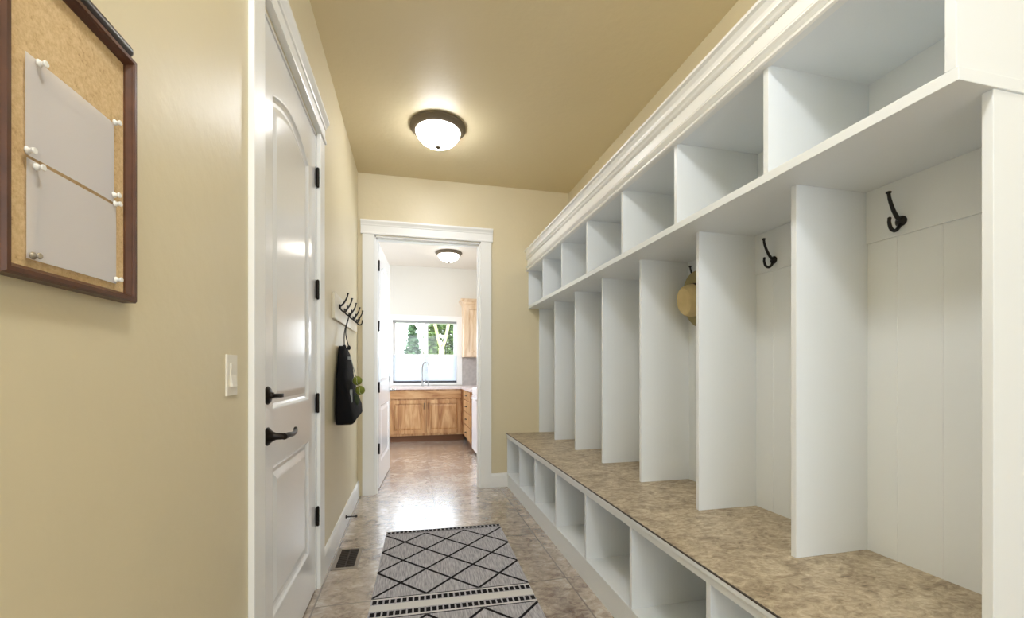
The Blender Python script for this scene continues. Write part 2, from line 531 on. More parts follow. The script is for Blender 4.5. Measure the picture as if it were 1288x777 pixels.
# kitchen walls
WX0, WX1, WZ0, WZ1 = -.36, .80, .97, 2.11
b = bmesh.new()
box(b, KL, WX0, KF, KF + .14, 0, CZ); box(b, WX1, 2.5, KF, KF + .14, 0, CZ)
box(b, WX0, WX1, KF, KF + .14, 0, WZ0); box(b, WX0, WX1, KF, KF + .14, WZ1, CZ)
struct('wall_kitchen_far', b, 'kwall', 'pale kitchen wall around the window over the sink', 'wall')
struct('wall_kitchen_right', BOX(KR, KR + .1, KN + .012, KF, 0, CZ), 'kwall')
struct('wall_kitchen_left', BOX(KL - .1, KL, KN, KF + .1, 0, CZ), 'kwall')
b = bmesh.new()
box(b, KL, OX0, KN, KN + .012, 0, CZ); box(b, OX1, KR + .2, KN, KN + .012, 0, CZ); box(b, OX0, OX1, KN, KN + .012, OZ, CZ)
struct('wall_kitchen_near', b, 'kwall')
# baseboards
BB = lambda s: [(0, 0), (s * .016, 0), (s * .016, .118), (s * .012, .132), (s * .006, .143), (0, .143)]
b = bmesh.new()
prism_y(b, [(WL + x, z) for x, z in BB(1)], 2.618, FAR); prism_y(b, [(WL + x, z) for x, z in BB(1)], NEAR, 1.515)
struct('baseboard_left', b, 'trim', 'white baseboard along the left wall beyond the door', 'baseboard')
b = bmesh.new(); prism_x(b, [(FAR - y, z) for y, z in BB(1)], .778, .955)
struct('baseboard_far', b, 'trim', 'short white baseboard between doorway casing and bench', 'baseboard')


def header_profile(face, z0, out):
    """(offset along out-direction, z) profile of door head: bead, frieze, steps and cap"""
    return [(face, z0), (face + out * .028, z0), (face + out * .030, z0 + .010), (face + out * .028, z0 + .020), (face + out * .020, z0 + .022),
            (face + out * .020, z0 + .080), (face + out * .026, z0 + .084), (face + out * .028, z0 + .094), (face + out * .038, z0 + .108),
            (face + out * .044, z0 + .116), (face + out * .044, z0 + .132), (face, z0 + .132)]


# ---- left door (closed)
d1 = thing('door_1', 'closed white arched two-panel door in the left wall with dark lever', 'door', (WL, 2.055, 0), kind='structure')
b = bmesh.new()
box(b, WL, WL + .020, DY0 - .098, DY0 + .004, 0, DZ + .01, bev=.003); box(b, WL, WL + .020, DY1 - .004, DY1 + .112, 0, DZ + .01, bev=.003)
obj('casing', b, 'trim', d1)
b = bmesh.new(); prism_y(b, header_profile(WL, DZ + .010, 1), DY0 - .105, DY1 + .118)
obj('head_casing', b, 'trim', d1)
b = bmesh.new()
box(b, WL - .06, WL, DY0, DY0 + .014, 0, DZ); box(b, WL - .06, WL, DY1 - .014, DY1, 0, DZ); box(b, WL - .06, WL, DY0, DY1, DZ - .014, DZ)
obj('jamb', b, 'trim', d1)


def offset_loop(pts, d):
    n = len(pts); out = []
    for i in range(n):
        p0, p1, p2 = Vector(pts[i - 1]), Vector(pts[i]), Vector(pts[(i + 1) % n])
        e1 = (p1 - p0).normalized(); e2 = (p2 - p1).normalized()
        n1 = Vector((-e1.y, e1.x)); n2 = Vector((-e2.y, e2.x)); m = (n1 + n2)
        m = m / max(.2, m.dot(n1)) if m.length > 1e-6 else n1
        out.append(p1 + m * d)
    return out


def panel_door(w, h, thick, panels, plane):
    """door slab in local 2d (s along width, z up); plane(s, z, depth) -> 3d.  depth 0 = front face, + outwards. Both faces panelled."""
    bm = bmesh.new()
    faces_outer = []
    for side in (0, 1):
        D = (lambda dep: dep) if side == 0 else (lambda dep: -thick - dep)
        mk = lambda s, z, dep: bm.verts.new(plane(s, z, D(dep)))
        outer = [mk(s, z, 0) for s, z in ((0, 0), (w, 0), (w, h), (0, h))]
        edges = [bm.edges.new((outer[i], outer[(i + 1) % 4])) for i in range(4)]
        for loop in panels:
            prev = None
            for off, dep in ((0, 0), (.005, -.001), (.012, -.008), (.022, -.012), (.036, -.012), (.060, -.005), (.068, -.0035)):
                ring = [mk(p[0], p[1], dep) for p in offset_loop(loop, off)]
                if prev is None:
                    edges += [bm.edges.new((ring[i], ring[(i + 1) % len(ring)])) for i in range(len(ring))]
                else:
                    for i in range(len(ring)): bm.faces.new((prev[i], prev[(i + 1) % len(ring)], ring[(i + 1) % len(ring)], ring[i]))
                prev = ring
            bm.faces.new(prev)
        bmesh.ops.triangle_fill(bm, use_beauty=True, use_dissolve=False, edges=edges)
        faces_outer.append(outer)
    a, c = faces_outer
    for i in range(4): bm.faces.new((a[i], a[(i + 1) % 4], c[(i + 1) % 4], c[i]))
    return bm


def arch_panels(w, z0, z1, z2, z3, rise, m):
    lo = [(m, z0), (w - m, z0), (w - m, z1), (m, z1)]
    up = [(m, z2), (w - m, z2), (w - m, z3)]
    n = 16
    for i in range(1, n):
        t = i / n; up.append((w - m - (w - 2 * m) * t, z3 + rise * math.sin(PI * t) ** .9))
    up.append((m, z3))
    return [lo, up]


dy0, dy1 = DY0 + .017, DY1 - .017
bm = panel_door(dy1 - dy0, DZ - .028, .035, arch_panels(dy1 - dy0, .245, .83, 1.04, 2.235, .075, .145), lambda s, z, d: (WL - .004 + d, dy0 + s, z + .010))
slab = obj('door_slab', bm, 'door', d1)


def hinge(parent, x, y, z, ang=0, L=.10):
    bm = bmesh.new()
    tube(bm, [(x, y, z - L / 2 - .004), (x, y, z - L / 2), (x, y, z + L / 2), (x, y, z + L / 2 + .004)], [.004, .0075, .0075, .004], 12)
    for k in (-.5, 0, .5): tube(bm, [(x, y, z + k * L * .55 - .001), (x, y, z + k * L * .55 + .001)], .0083, 12)
    c, s = math.cos(ang), math.sin(ang)
    for sg in (-1, 1):
        vs = []
        for dz in (-L / 2, L / 2):
            for u, v in ((0, -.0012), (sg * .022, -.0012), (sg * .022, .0012), (0, .0012)):
                vs.append(bm.verts.new((x + v * c - u * s - .006 * c, y + v * s + u * c - .006 * s, z + dz)))
        bm.faces.new(vs[:4]); bm.faces.new(list(reversed(vs[4:])))
        for i in range(4): bm.faces.new((vs[i], vs[(i + 1) % 4], vs[4 + (i + 1) % 4], vs[4 + i]))
    return obj('hinge', bm, 'bronze', parent, True)


for z in (2.252, 1.640, 1.022, .404): hinge(d1, WL + .008, DY1 - .015, z)


def lever(parent, x, y, z, sgn=1, mat='bronze', name='lever_handle', out=1):
    bm = bmesh.new()
    f = WL - .004 if x is None else x
    lathe(bm, [(0, 0), (.033, 0), (.034, .003 * out), (.031, .007 * out), (.026, .010 * out), (.018, .020 * out), (.013, .030 * out), (.012, .062 * out), (0, .062 * out)], (f, y, z), 'X', 24)
    pts = smooth_pts([(f + .060 * out, y - .012 * sgn, z), (f + .066 * out, y + .02 * sgn, z + .001), (f + .067 * out, y + .07 * sgn, z - .003), (f + .064 * out, y + .12 * sgn, z - .001), (f + .058 * out, y + .150 * sgn, z + .009)], 5)
    n = len(pts); tube(bm, pts, [.012 - .005 * (i / n) for i in range(n)], 12)
    return obj(name, bm, mat, parent, True)


lever(d1, None, 1.705, .958)
bm = bmesh.new()
f = WL - .004
lathe(bm, [(0, 0), (.033, 0), (.034, .003), (.028, .010), (.014, .013), (.011, .018), (.011, .022), (0, .022)], (f, 1.705, 1.108), 'X', 24)
box(bm, f + .020, f + .052, 1.700, 1.722, 1.100, 1.114, bev=.003)
obj('deadbolt_turn', bm, 'bronze', d1, True)

# ---- kitchen doorway
d2 = thing('door_2', 'white cased doorway with white door swung open into the kitchen', 'door', (.15, FAR, 0), kind='structure')
b = bmesh.new()
box(b, -.472, OX0 + .004, FAR - .020, FAR, 0, OZ + .006, bev=.003); box(b, OX1 - .004, .780, FAR - .020, FAR, 0, OZ + .006, bev=.003)
obj('casing', b, 'trim', d2)
b = bmesh.new(); prism_x(b, header_profile(FAR, OZ + .004, -1), -.486, .793)
obj('head_casing', b, 'trim', d2)
b = bmesh.new()
box(b, OX0, OX0 + .016, FAR - .002, KN + .014, 0, OZ); box(b, OX1 - .016, OX1, FAR - .002, KN + .014, 0, OZ); box(b, OX0, OX1, FAR - .002, KN + .014, OZ - .016, OZ)
box(b, OX0 + .016, OX0 + .028, FAR + .03, KN - .04, 0, OZ - .016); box(b, OX1 - .028, OX1 - .016, FAR + .03, KN - .04, 0, OZ - .016); box(b, OX0, OX1, FAR + .03, KN - .04, OZ - .028, OZ - .016)
obj('jamb', b, 'trim', d2)
b = bmesh.new()
box(b, -.472, OX0 + .004, KN + .012, KN + .03, 0, OZ + .10); box(b, OX1 - .004, .780, KN + .012, KN + .03, 0, OZ + .10); box(b, OX0, OX1, KN + .012, KN + .03, OZ - .004, OZ + .10)
obj('kitchen_side_casing', b, 'trim', d2)
ang = math.atan2(.06, .99)
hx, hy = -.334, 4.425
ca, sa = math.cos(ang), math.sin(ang)
bm = panel_door(.985, OZ - .034, .035, arch_panels(.985, .245, .83, 1.04, 2.235, .075, .15), lambda s, z, d: (hx + s * sa + d * ca, hy + s * ca - d * sa, z + .012))
obj('door_slab', bm, 'door', d2)
for z in (2.243, 1.640, 1.030, .417): hinge(d2, OX0 + .036, KN + .008, z, L=.10)
lx, ly = hx + .925 * sa, hy + .925 * ca
lever(d2, lx + .001, ly, .965, -1, 'chrome')
bm = bmesh.new(); lathe(bm, [(0, 0), (.03, 0), (.031, .004), (.024, .010), (0, .012)], (lx + .001, ly, 1.10), 'X', 20); obj('deadbolt_turn', bm, 'chrome', d2, True)
# dark strike of the latch edge
bm = BOX(hx + .985 * sa - .030, hx + .985 * sa - .004, hy + .985 * ca, hy + .985 * ca + .002, .93, .99); obj('latch_plate', bm, 'bronze', d2)

# ------------------------------------------------------------------ lockers on the right wall
YN, YF, PIT = .70, FAR, .51
YS = [YF - PIT * k for k in range(8)]        # divider planes
HT = .0105                                    # half thickness of a divider
XB = 1.605                                    # face of the back boards
BX = .947                                     # bench front
ZT = .55                                      # bench top


def dspan(y, k):                              # keep end panels flush inside the unit
    if k == 0: return y - 2 * HT, y
    if k == 7: return y - HT, y + HT
    return y - HT, y + HT


bn = thing('storage_bench', 'long low white bench base with a row of open shoe cubbies', 'bench', (BX, 2.5, 0))
b = bmesh.new()
prism_y(b, [(BX + .002, 0), (BX + .02, 0), (BX + .02, .118), (BX + .002, .118)], .69, FAR)
obj('base_rail', b, 'white', bn)
b = bmesh.new(); box(b, BX - .002, XB, .69, FAR, .118, .136, bev=.0015); obj('bottom_shelf', b, 'white', bn)
for k, y in enumerate(YS):
    a, c = dspan(y, k)
    b = bmesh.new(); box(b, BX, XB - .012, a, c, .136, .500, bev=.0012); obj('divider', b, 'white', bn)
obj('back_panel', BOX(XB - .012, WR, .69, FAR, 0, .500), 'white', bn)
b = bmesh.new(); box(b, BX - .004, BX + .028, .69, FAR, .500, .530, bev=.002); obj('front_edge_strip', b, 'white', bn)
obj('top_board', BOX(BX + .028, WR, .69, FAR, .500, .5295), 'white', bn)
bt = thing('bench_top', 'mottled brown stone-look laminate bench seat top with white nosing', 'benchtop', (1.28, 2.5, .53))
b = bmesh.new(); box(b, BX - .006, WR, .685, FAR, .5302, ZT - .0002, bev=.0015); obj('laminate_top', b, 'bench', bt)
b = bmesh.new(); box(b, BX - .012, BX - .006, .685, FAR, .531, ZT - .003, bev=.001); obj('nosing', b, 'white', bt)
b = bmesh.new(); box(b, BX - .0125, BX - .006, .685, FAR, ZT - .003, ZT + .0006); obj('seam_shadow', b, 'edge', bt)  # shadow in the gap between laminate and nosing, drawn as a dark strip

lk = thing('locker_dividers', 'row of seven tall white open locker bays above the bench', 'lockers', (1.45, 2.5, ZT))
ZS0, ZS1 = 1.843, 1.873
LX = 1.290
for k, y in enumerate(YS):
    a, c = dspan(y, k)
    b = bmesh.new(); box(b, LX, XB, a, c, ZT, ZS0, bev=.0015)
    obj('divider', b, 'white', lk)
# beadboard back with V grooves
prof = []
y = .69
prof.append((WR, .69)); prof.append((XB, .69))
k = 0
while True:
    y = .69 + .03 + .1275 * k
    if y > FAR - .02: break
    prof += [(XB, y - .002), (XB + .0015, y), (XB, y + .002)]; k += 1
prof += [(XB, FAR), (WR, FAR)]
b = bmesh.new(); prism_z(b, prof, ZT, ZS0); obj('beadboard_back', b, 'white', lk)
for k in range(7):
    y0, y1 = YS[k + 1] + HT, YS[k] - (HT if k else 2 * HT)
    b = bmesh.new()
    box(b, XB - .008, XB, y0, y1, 1.655, ZS0, bev=.0015)
    obj('hook_rail', b, 'white', lk)

cb = thing('overhead_cubby', 'long white overhead cubby shelf with crown moulding along its top', 'shelf', (1.4, 2.5, ZS0))
UX = 1.174
b = bmesh.new(); box(b, UX, WR, .685, FAR, ZS0, ZS1, bev=.0015); obj('bottom_shelf', b, 'white', cb)
for k, y in enumerate(YS):
    a, c = dspan(y, k)
    b = bmesh.new(); box(b, UX, WR - .008, a, c, ZS1, 2.236, bev=.0012); obj('divider', b, 'white', cb)
obj('back_panel', BOX(WR - .008, WR, .71, FAR, ZS1, 2.236), 'white', cb)
obj('top_panel', BOX(UX + .004, WR, .69, FAR, 2.236, 2.44), 'white', cb)
cr = [(UX + .006, 2.230), (UX - .020, 2.230), (UX - .026, 2.235), (UX - .026, 2.243), (UX - .010, 2.250), (UX - .008, 2.262), (UX - .024, 2.266),
      (UX - .030, 2.272), (UX - .028, 2.280), (UX - .006, 2.288), (UX - .006, 2.296), (UX - .010, 2.300), (UX - .010, 2.350), (UX - .022, 2.354), (UX - .026, 2.360), (UX - .014, 2.366),
      (UX - .014, 2.374), (UX - .026, 2.380), (UX - .022, 2.388), (UX - .020, 2.396), (UX - .022, 2.408), (UX - .034, 2.424), (UX - .026, 2.430), (UX - .042, 2.434), (UX - .042, 2.446), (UX + .006, 2.446)]
b = bmesh.new(); prism_y(b, cr, .665, FAR); obj('crown_moulding', b, 'trim', cb)

# ------------------------------------------------------------------ coat hooks
def hook_bm(sc=1.0):
    """hook at origin on a wall facing +x direction (out = +x)"""
    bm = bmesh.new()
    lathe(bm, [(0, 0), (.0175, 0), (.018, .003), (.015, .007), (.009, .011), (0, .012)], (0, 0, 0), 'X', 20)
    pts = smooth_pts([(.004, 0, .002), (.020, 0, .014), (.036, 0, .036), (.050, 0, .066), (.055, 0, .088)], 5)
    n = len(pts); tube(bm, pts, [.0068 - .0020 * i / n for i in range(n)], 10)
    ball(bm, (.0555, 0, .091), .0085, sz=.6, seg=12)
    pts = smooth_pts([(.004, 0, -.006), (.014, 0, -.024), (.030, 0, -.034), (.046, 0, -.027), (.053, 0, -.008), (.052, 0, .004)], 5)
    n = len(pts); tube(bm, pts, [.0062 - .0012 * i / n for i in range(n)], 10)
    ball(bm, (.052, 0, .005), .0058, seg=10)
    return bm


hk = obj('coat_hook', hook_bm(), 'black', None, True)
tag(hk, 'black double coat hook in the locker bay nearest the camera', 'hook', 'coat hooks in the lockers')
hk.location = (XB - .0082, 1.085, 1.70); hk.rotation_euler = (0, 0, PI)
for (y, lab) in ((1.600, 'black double coat hook in the second locker bay from the camera'), (2.120, 'black double coat hook in the third bay holding the tan hat')):
    h = hk.copy(); C.objects.link(h); h.location = (XB - .0082, y, 1.70); h['label'] = lab

# ------------------------------------------------------------------ tan hat on the third hook
ht = thing('hat', 'tan brimmed hat hanging in the third bay behind a divider', 'hat', (1.545, 2.062, 1.594))
rot = Matrix.Rotation(math.radians(-9), 4, 'Y')


def hatpart(prof, c, squash=(1, 1)):
    bm = bmesh.new(); lathe(bm, prof, (0, 0, 0), 'X', 40)
    for v in bm.verts: v.co = Vector((v.co.x, v.co.y * squash[0], v.co.z * squash[1]))
    bmesh.ops.transform(bm, matrix=Matrix.Translation(c) @ rot, verts=bm.verts)
    return bm


# out of the back board is -x
brim = hatpart([(.080, -.012), (.10, -.006), (.130, .001), (.158, .010), (.160, .012), (.158, .014), (.128, .006), (.098, -.001), (.079, -.007), (.079, -.012)], (1.545, 2.062, 1.594), (.92, 1.0))
obj('brim', brim, 'hatbrim', ht, True)
bm = hatpart([(.082, -.008), (.083, -.030), (.080, -.055), (.074, -.078), (.066, -.088), (.045, -.090), (.020, -.084), (0, -.082)], (1.545, 2.062, 1.594), (.92, 1.1))
obj('crown', bm, 'hat', ht, True)
bm = hatpart([(.0835, -.008), (.0845, -.010), (.0845, -.030), (.0835, -.032)], (1.545, 2.062, 1.594), (.92, 1.1))
obj('hat_band', bm, 'hatband', ht, True)

# ------------------------------------------------------------------ corkboard on the left wall
FX = -.490
cbk = thing('corkboard', 'walnut-framed corkboard on the left wall with two blank papers', 'corkboard', (WL, .78, 1.322))
Y0, Y1, Z0, Z1 = .650, .910, 1.322, 1.762
fw = .016
obj('cork_panel', BOX(WL, FX - .014, Y0 + .01, Y1 - .01, Z0 + .01, Z1 - .01), 'cork', cbk)


def frame_rings(bm, prof, y0, y1, z0, z1):
    """mitred frame: prof = (inset, x)"""
    rings = [[bm.verts.new((x, yy, zz)) for yy, zz in ((y0 + i, z0 + i), (y1 - i, z0 + i), (y1 - i, z1 - i), (y0 + i, z1 - i))] for i, x in prof]
    for a, c in zip(rings, rings[1:] + rings[:1]):
        for j in range(4): bm.faces.new((a[j], a[(j + 1) % 4], c[(j + 1) % 4], c[j]))


b = bmesh.new(); frame_rings(b, [(0, WL), (0, FX - .004), (.003, FX), (.009, FX), (.011, FX - .003), (fw - .005, FX - .004), (fw, FX - .011), (fw, WL)], Y0, Y1, Z0, Z1)
obj('frame', b, 'frame', cbk)
rd = bmesh.new()
tube(rd, [(FX - .010, .60, 1.7725), (FX - .010, .895, 1.7725), (FX - .010, .901, 1.7725), (FX - .010, .904, 1.7725)], [.0105, .0105, .008, .003], 16)
tag(recenter(obj('wooden_rod', rd, 'rod', None, True), (FX - .010, .78, 1.762)), 'dark rounded rod lying along the top edge of the corkboard frame', 'rod')

CX = FX - .014      # cork face


def sheet(name, y0, y1, z0, z1, skew, curl, lab):
    n, m = 16, 12; bm = bmesh.new(); g = []
    for i in range(n + 1):
        row = []
        for j in range(m + 1):
            u, v = i / n, j / m
            y = y0 + (y1 - y0) * u + skew * (1 - v) * .3
            z = z0 + (z1 - z0) * v + skew * u * .2
            x = CX + .0035 + curl * (.6 * math.sin(PI * u) * (.3 + .7 * (1 - v)) + .5 * max(0, .18 - u) / .18 * max(0, v - .6) + .25 * math.sin(5 * u + 3 * v) * v * (1 - v))
            row.append(bm.verts.new((x, y, z)))
        g.append(row)
    for i in range(n):
        for j in range(m): bm.faces.new((g[i][j], g[i + 1][j], g[i + 1][j + 1], g[i][j + 1]))
    bmesh.ops.solidify(bm, geom=bm.faces[:], thickness=.0006)
    o = obj(name, bm, 'paper', None, True); recenter(o, (CX + .004, (y0 + y1) / 2, z0)); return tag(o, lab, 'paper', 'papers pinned to the corkboard')


sheet('paper_sheet', .692, .863, 1.487, 1.623, .004, .004, 'upper blank white paper pinned to the corkboard')
sheet('paper_sheet', .694, .869, 1.349, 1.483, .002, .003, 'lower blank white paper pinned to the corkboard')

pb = bmesh.new()
lathe(pb, [(0, 0), (.0048, 0), (.0052, .0010), (.0046, .0022), (.0030, .0032), (.0026, .0055), (.0040, .0072), (.0044, .0085), (.0038, .0096), (0, .0098)], (0, 0, 0), 'X', 16)
pin0 = obj('push_pin', pb, 'pin', None, True)
PX = CX + .0052
pins = [(.873, 1.625, "white push pin at the upper paper's top right corner", 0), (.871, 1.500, "white push pin at the upper paper's bottom right corner", 0),
        (.874, 1.486, "white push pin at the lower paper's top right corner", 0), (.876, 1.356, "white push pin at the lower paper's bottom right corner", 0),
        (.704, 1.492, "white push pin at the upper paper's bottom left corner", 0), (.718, 1.476, "white push pin at the lower paper's top left corner", 0),
        (.712, 1.354, "smoky grey push pin at the lower paper's bottom left corner", 1), (.722, 1.620, "pale clear push pin at the upper paper's top left corner", 0)]
for i, (y, z, lab, dk) in enumerate(pins):
    p_ = pin0 if i == 0 else pin0.copy()
    if i: C.objects.link(p_)
    if dk:
        p_.data = pin0.data.copy(); p_.data.materials.clear(); p_.data.materials.append(M['pindark'])
    p_.location = (PX, y - .011, z); tag(p_, lab, 'pin', 'push pins on the corkboard')

# ------------------------------------------------------------------ light switch
sw = thing('light_switch', 'white rocker light switch on the left wall beside the door', 'switch', (WL, 1.374, 1.185))
b = bmesh.new(); box(b, WL, WL + .006, 1.339, 1.410, 1.127, 1.245, bev=.002); obj('wall_plate', b, 'switch', sw)
b = bmesh.new(); prism_y(b, [(WL + .006, 1.153), (WL + .013, 1.153), (WL + .008, 1.187), (WL + .010, 1.219), (WL + .006, 1.219)], 1.358, 1.391); obj('rocker', b, 'switch', sw)

# ------------------------------------------------------------------ coat rack on the left wall
rk = thing('coat_rack', 'cream wall board with five black hooks beyond the left door', 'coat rack', (WL, 3.5, 1.54))
b = bmesh.new(); box(b, WL, WL + .018, 2.945, 4.06, 1.540, 1.712, bev=.003); obj('backboard', b, 'rackboard', rk)
b0 = hook_bm(); bmesh.ops.translate(b0, vec=(WL + .018, 3.12, 1.640), verts=b0.verts)
h0 = obj('hook', b0, 'black', rk, True)
HY = [3.12, 3.33, 3.56, 3.79, 4.00]
for y in HY[1:]:
    h = h0.copy(); C.objects.link(h); h.parent = rk; h.location = (0, y - 3.12, 0)

# ------------------------------------------------------------------ black tote on the second hook
bg = thing('tote_bag', 'black fabric bag hanging by thin cords from the coat rack', 'bag', (WL + .06, 3.25, .86))


def bagring(z, y0, y1, x0, x1, n=24, p=3.2):
    out = []
    cx, cy, rx, ry = (x0 + x1) / 2, (y0 + y1) / 2, (x1 - x0) / 2, (y1 - y0) / 2
    for k in range(n):
        a = 2 * PI * k / n; c, s = math.cos(a), math.sin(a)
        out.append((cx + rx * math.copysign(abs(c) ** (2 / p), c), cy + ry * math.copysign(abs(s) ** (2 / p), s), z))
    return out


def loft(bm, rings):
    R = [[bm.verts.new(p) for p in r] for r in rings]
    for a, c in zip(R[:-1], R[1:]):
        for j in range(len(a)): bm.faces.new((a[j], a[(j + 1) % len(a)], c[(j + 1) % len(a)], c[j]))
    bm.faces.new(list(reversed(R[0]))); bm.faces.new(R[-1])


bm = bmesh.new()
A = WL + .004
rs = []
for z, y0, y1, x1, sag, pw in ((.868, 2.975, 3.50, .125, -.030, 5), (.880, 2.962, 3.53, .135, -.028, 5), (.94, 2.965, 3.52, .125, -.012, 5), (1.03, 2.975, 3.49, .100, 0, 4), (1.15, 2.99, 3.46, .078, 0, 3.4),
                           (1.24, 3.03, 3.42, .072, 0, 3), (1.31, 3.08, 3.37, .062, 0, 3), (1.355, 3.13, 3.32, .050, .0, 3), (1.372, 3.17, 3.29, .036, .0, 3)):
    r = bagring(z, y0, y1, A, A + x1, 28, pw)
    r = [(x + (.004 * math.sin(19 * y + 31 * z) if x > A + .02 else 0), y, zz + sag * max(0, 1 - abs(y - 2.98) / .25)) for x, y, zz in r]
    rs.append(r)
loft(bm, rs); obj('bag_body', bm, 'bag', bg, True)
for dy, dx in ((-.055, .018), (.045, .035)):
    bm = bmesh.new()
    tube(bm, smooth_pts([(A + .02 + dx, 3.23 + dy, 1.362), (A + .03, 3.27 + dy * .5, 1.48), (WL + .052, 3.33 + dy * .08, 1.600), (WL + .052, 3.33, 1.612)], 5), .0035, 8)
    obj('cord', bm, 'strap', bg, True)
    bm = bmesh.new(); ball(bm, (A + .02 + dx, 3.23 + dy, 1.364), .013, sz=1.3, seg=12); obj('cord_stopper', bm, 'strap', bg, True)
b = bmesh.new(); box(b, A + .094, A + .1085, 3.03, 3.06, .98, 1.07, bev=.002); obj('reflective_tag', b, 'tag', bg)
b = bmesh.new(); box(b, A + .066, A + .080, 3.13, 3.18, 1.275, 1.295, bev=.002); obj('small_patch', b, 'tag', bg)
bm = bmesh.new(); ball(bm, (A + .112, 3.21, .985), .042, sx=.6, sy=1.1, sz=.95, seg=20); obj('mesh_pouch', bm, 'mesh', bg, True)
bm = bmesh.new(); tube(bm, smooth_pts([(A + .074, 3.20, 1.30), (A + .095, 3.20, 1.22), (A + .112, 3.20, 1.155)], 4), .003, 6); obj('ball_cord', bm, 'tag', bg, True)


def tennis(loc, lab):
    t = thing('tennis_ball', lab, 'ball', loc, 'tennis balls on the black bag')
    bm = bmesh.new(); ball(bm, loc, .033, seg=24); obj('felt', bm, 'ball', t, True)
    bm = bmesh.new(); pts = []
    for k in range(49):
        a = 2 * PI * k / 48; p = Vector((math.cos(a) + .35 * math.cos(3 * a), math.sin(a) - .35 * math.sin(3 * a), .95 * math.sin(2 * a))).normalized() * .0331
        pts.append(Vector(loc) + p)
    tube(bm, pts, .0012, 6); obj('seam', bm, 'seam', t, True)


tennis((A + .122, 3.20, 1.125), 'green tennis ball at the black bag, upper of the two')
tennis((A + .140, 3.205, 1.057), 'green tennis ball at the black bag, lower of the two')

# ------------------------------------------------------------------ floor register, doorstop
vt = thing('floor_vent', 'dark floor register with pewter frame beside the left door', 'vent', (-.405, 2.87, 0))
b = bmesh.new()


def flatframe(bm, x0, x1, y0, y1, w, h):
    for a in ((x0, x1, y0, y0 + w), (x0, x1, y1 - w, y1), (x0, x0 + w, y0 + w, y1 - w), (x1 - w, x1, y0 + w, y1 - w)): box(bm, *a, 0, h)


flatframe(b, -.482, -.328, 2.71, 3.02, .022, .005); obj('frame', b, 'ventframe', vt)
b = bmesh.new(); box(b, -.460, -.350, 2.732, 2.998, .0005, .0015)
for k in range(14):
    y = 2.742 + k * .0186; box(b, -.460, -.350, y, y + .008, .0015, .004)
box(b, -.409, -.401, 2.732, 2.998, .0015, .0042)
obj('louvre_grille', b, 'vent', vt)
ds = thing('doorstop', 'black rod doorstop sticking out from the left baseboard', 'doorstop', (WL + .016, 3.42, .08))
zz = .085
bm = bmesh.new(); lathe(bm, [(0, 0), (.013, 0), (.012, .006), (.007, .010), (0, .011)], (WL + .016, 3.42, zz), 'X', 16); obj('mounting_cup', bm, 'black', ds, True)
bm = bmesh.new(); tube(bm, [(WL + .024, 3.42, zz), (WL + .088, 3.42, zz)], .005, 10); obj('rod', bm, 'black', ds, True)
bm = bmesh.new(); tube(bm, [(WL + .084, 3.42, zz), (WL + .086, 3.42, zz), (WL + .098, 3.42, zz), (WL + .100, 3.42, zz)], [.006, .009, .009, .006], 14); obj('rubber_tip', bm, 'rubber', ds, True)

# ------------------------------------------------------------------ rug
b = bmesh.new(); n = 30
# gently uneven woven runner; origin at its far left corner, y runs to minus
top = [[None] * 2 for _ in range(n + 1)]
box(b, 0, RUGW, -RUGL, 0, 0, .006, bev=.002)
rug = obj('runner_rug', b, 'rug'); rug.location = (-.190, 3.248, .0003); rug.rotation_euler = (0, 0, math.radians(-1.3))
tag(rug, 'grey woven runner rug with black diamond lattice and dashed bands on tile', 'rug')

# ------------------------------------------------------------------ ceiling lights


def bowl_light(lab, loc, glow, group):
    t = thing('ceiling_light', lab, 'light', loc, group)
    bm = bmesh.new(); lathe(bm, [(0, 0), (.208, 0), (.214, -.005), (.214, -.014), (.204, -.022), (.194, -.034), (.182, -.044), (.172, -.047), (.169, -.043), (.176, -.030), (.176, -.008), (0, -.008)], loc, 'Z', 56)
    obj('ring', bm, 'bronzering', t, True)
    bm = bmesh.new(); pr = [(.171, -.034)]
    for k in range(0, 11):
        a = k / 10 * PI / 2; pr.append((.170 * math.cos(a) ** 1.12 if k < 10 else 0.0, -.038 - .118 * math.sin(a)))
    lathe(bm, pr, loc, 'Z', 56); obj('glass_bowl', bm, glow, t, True)
    bm = bmesh.new(); lathe(bm, [(0, -.150), (.020, -.152), (.022, -.160), (.014, -.167), (.006, -.173), (0, -.174)], loc, 'Z', 20); obj('finial', bm, 'bronzering', t, True)
    return t


bowl_light('lit frosted bowl ceiling light with bronze ring on hallway ceiling', (.190, 3.33, CZ), 'glow', 'ceiling bowl lights')
bowl_light('lit frosted bowl ceiling light on kitchen ceiling beyond the doorway', (.56, 6.85, CZ), 'kglow', 'ceiling bowl lights')

# ------------------------------------------------------------------ kitchen window
wn = thing('window_1', 'white-cased kitchen window over the sink with garden view', 'window', ((WX0 + WX1) / 2, KF, WZ0), kind='structure')
b = bmesh.new()
box(b, WX0 - .09, WX0, KF - .02, KF, WZ0 - .04, WZ1 + .09, bev=.003); box(b, WX1, WX1 + .09, KF - .02, KF, WZ0 - .04, WZ1 + .09, bev=.003)
box(b, WX0, WX1, KF - .02, KF, WZ1, WZ1 + .09, bev=.003); box(b, WX0, WX1, KF - .03, KF, WZ0 - .04, WZ0, bev=.003)
obj('window_casing', b, 'trim', wn)
b = bmesh.new()
ym, yM = KF + .05, KF + .10
mx_ = .235
for a in ((WX0, WX0 + .055, WZ0, WZ1), (WX1 - .055, WX1, WZ0, WZ1), (WX0 + .055, WX1 - .055, WZ0, WZ0 + .05), (WX0 + .055, WX1 - .055, WZ1 - .05, WZ1), (mx_ - .035, mx_ + .035, WZ0 + .05, WZ1 - .05)):
    box(b, a[0], a[1], ym, yM, a[2], a[3])
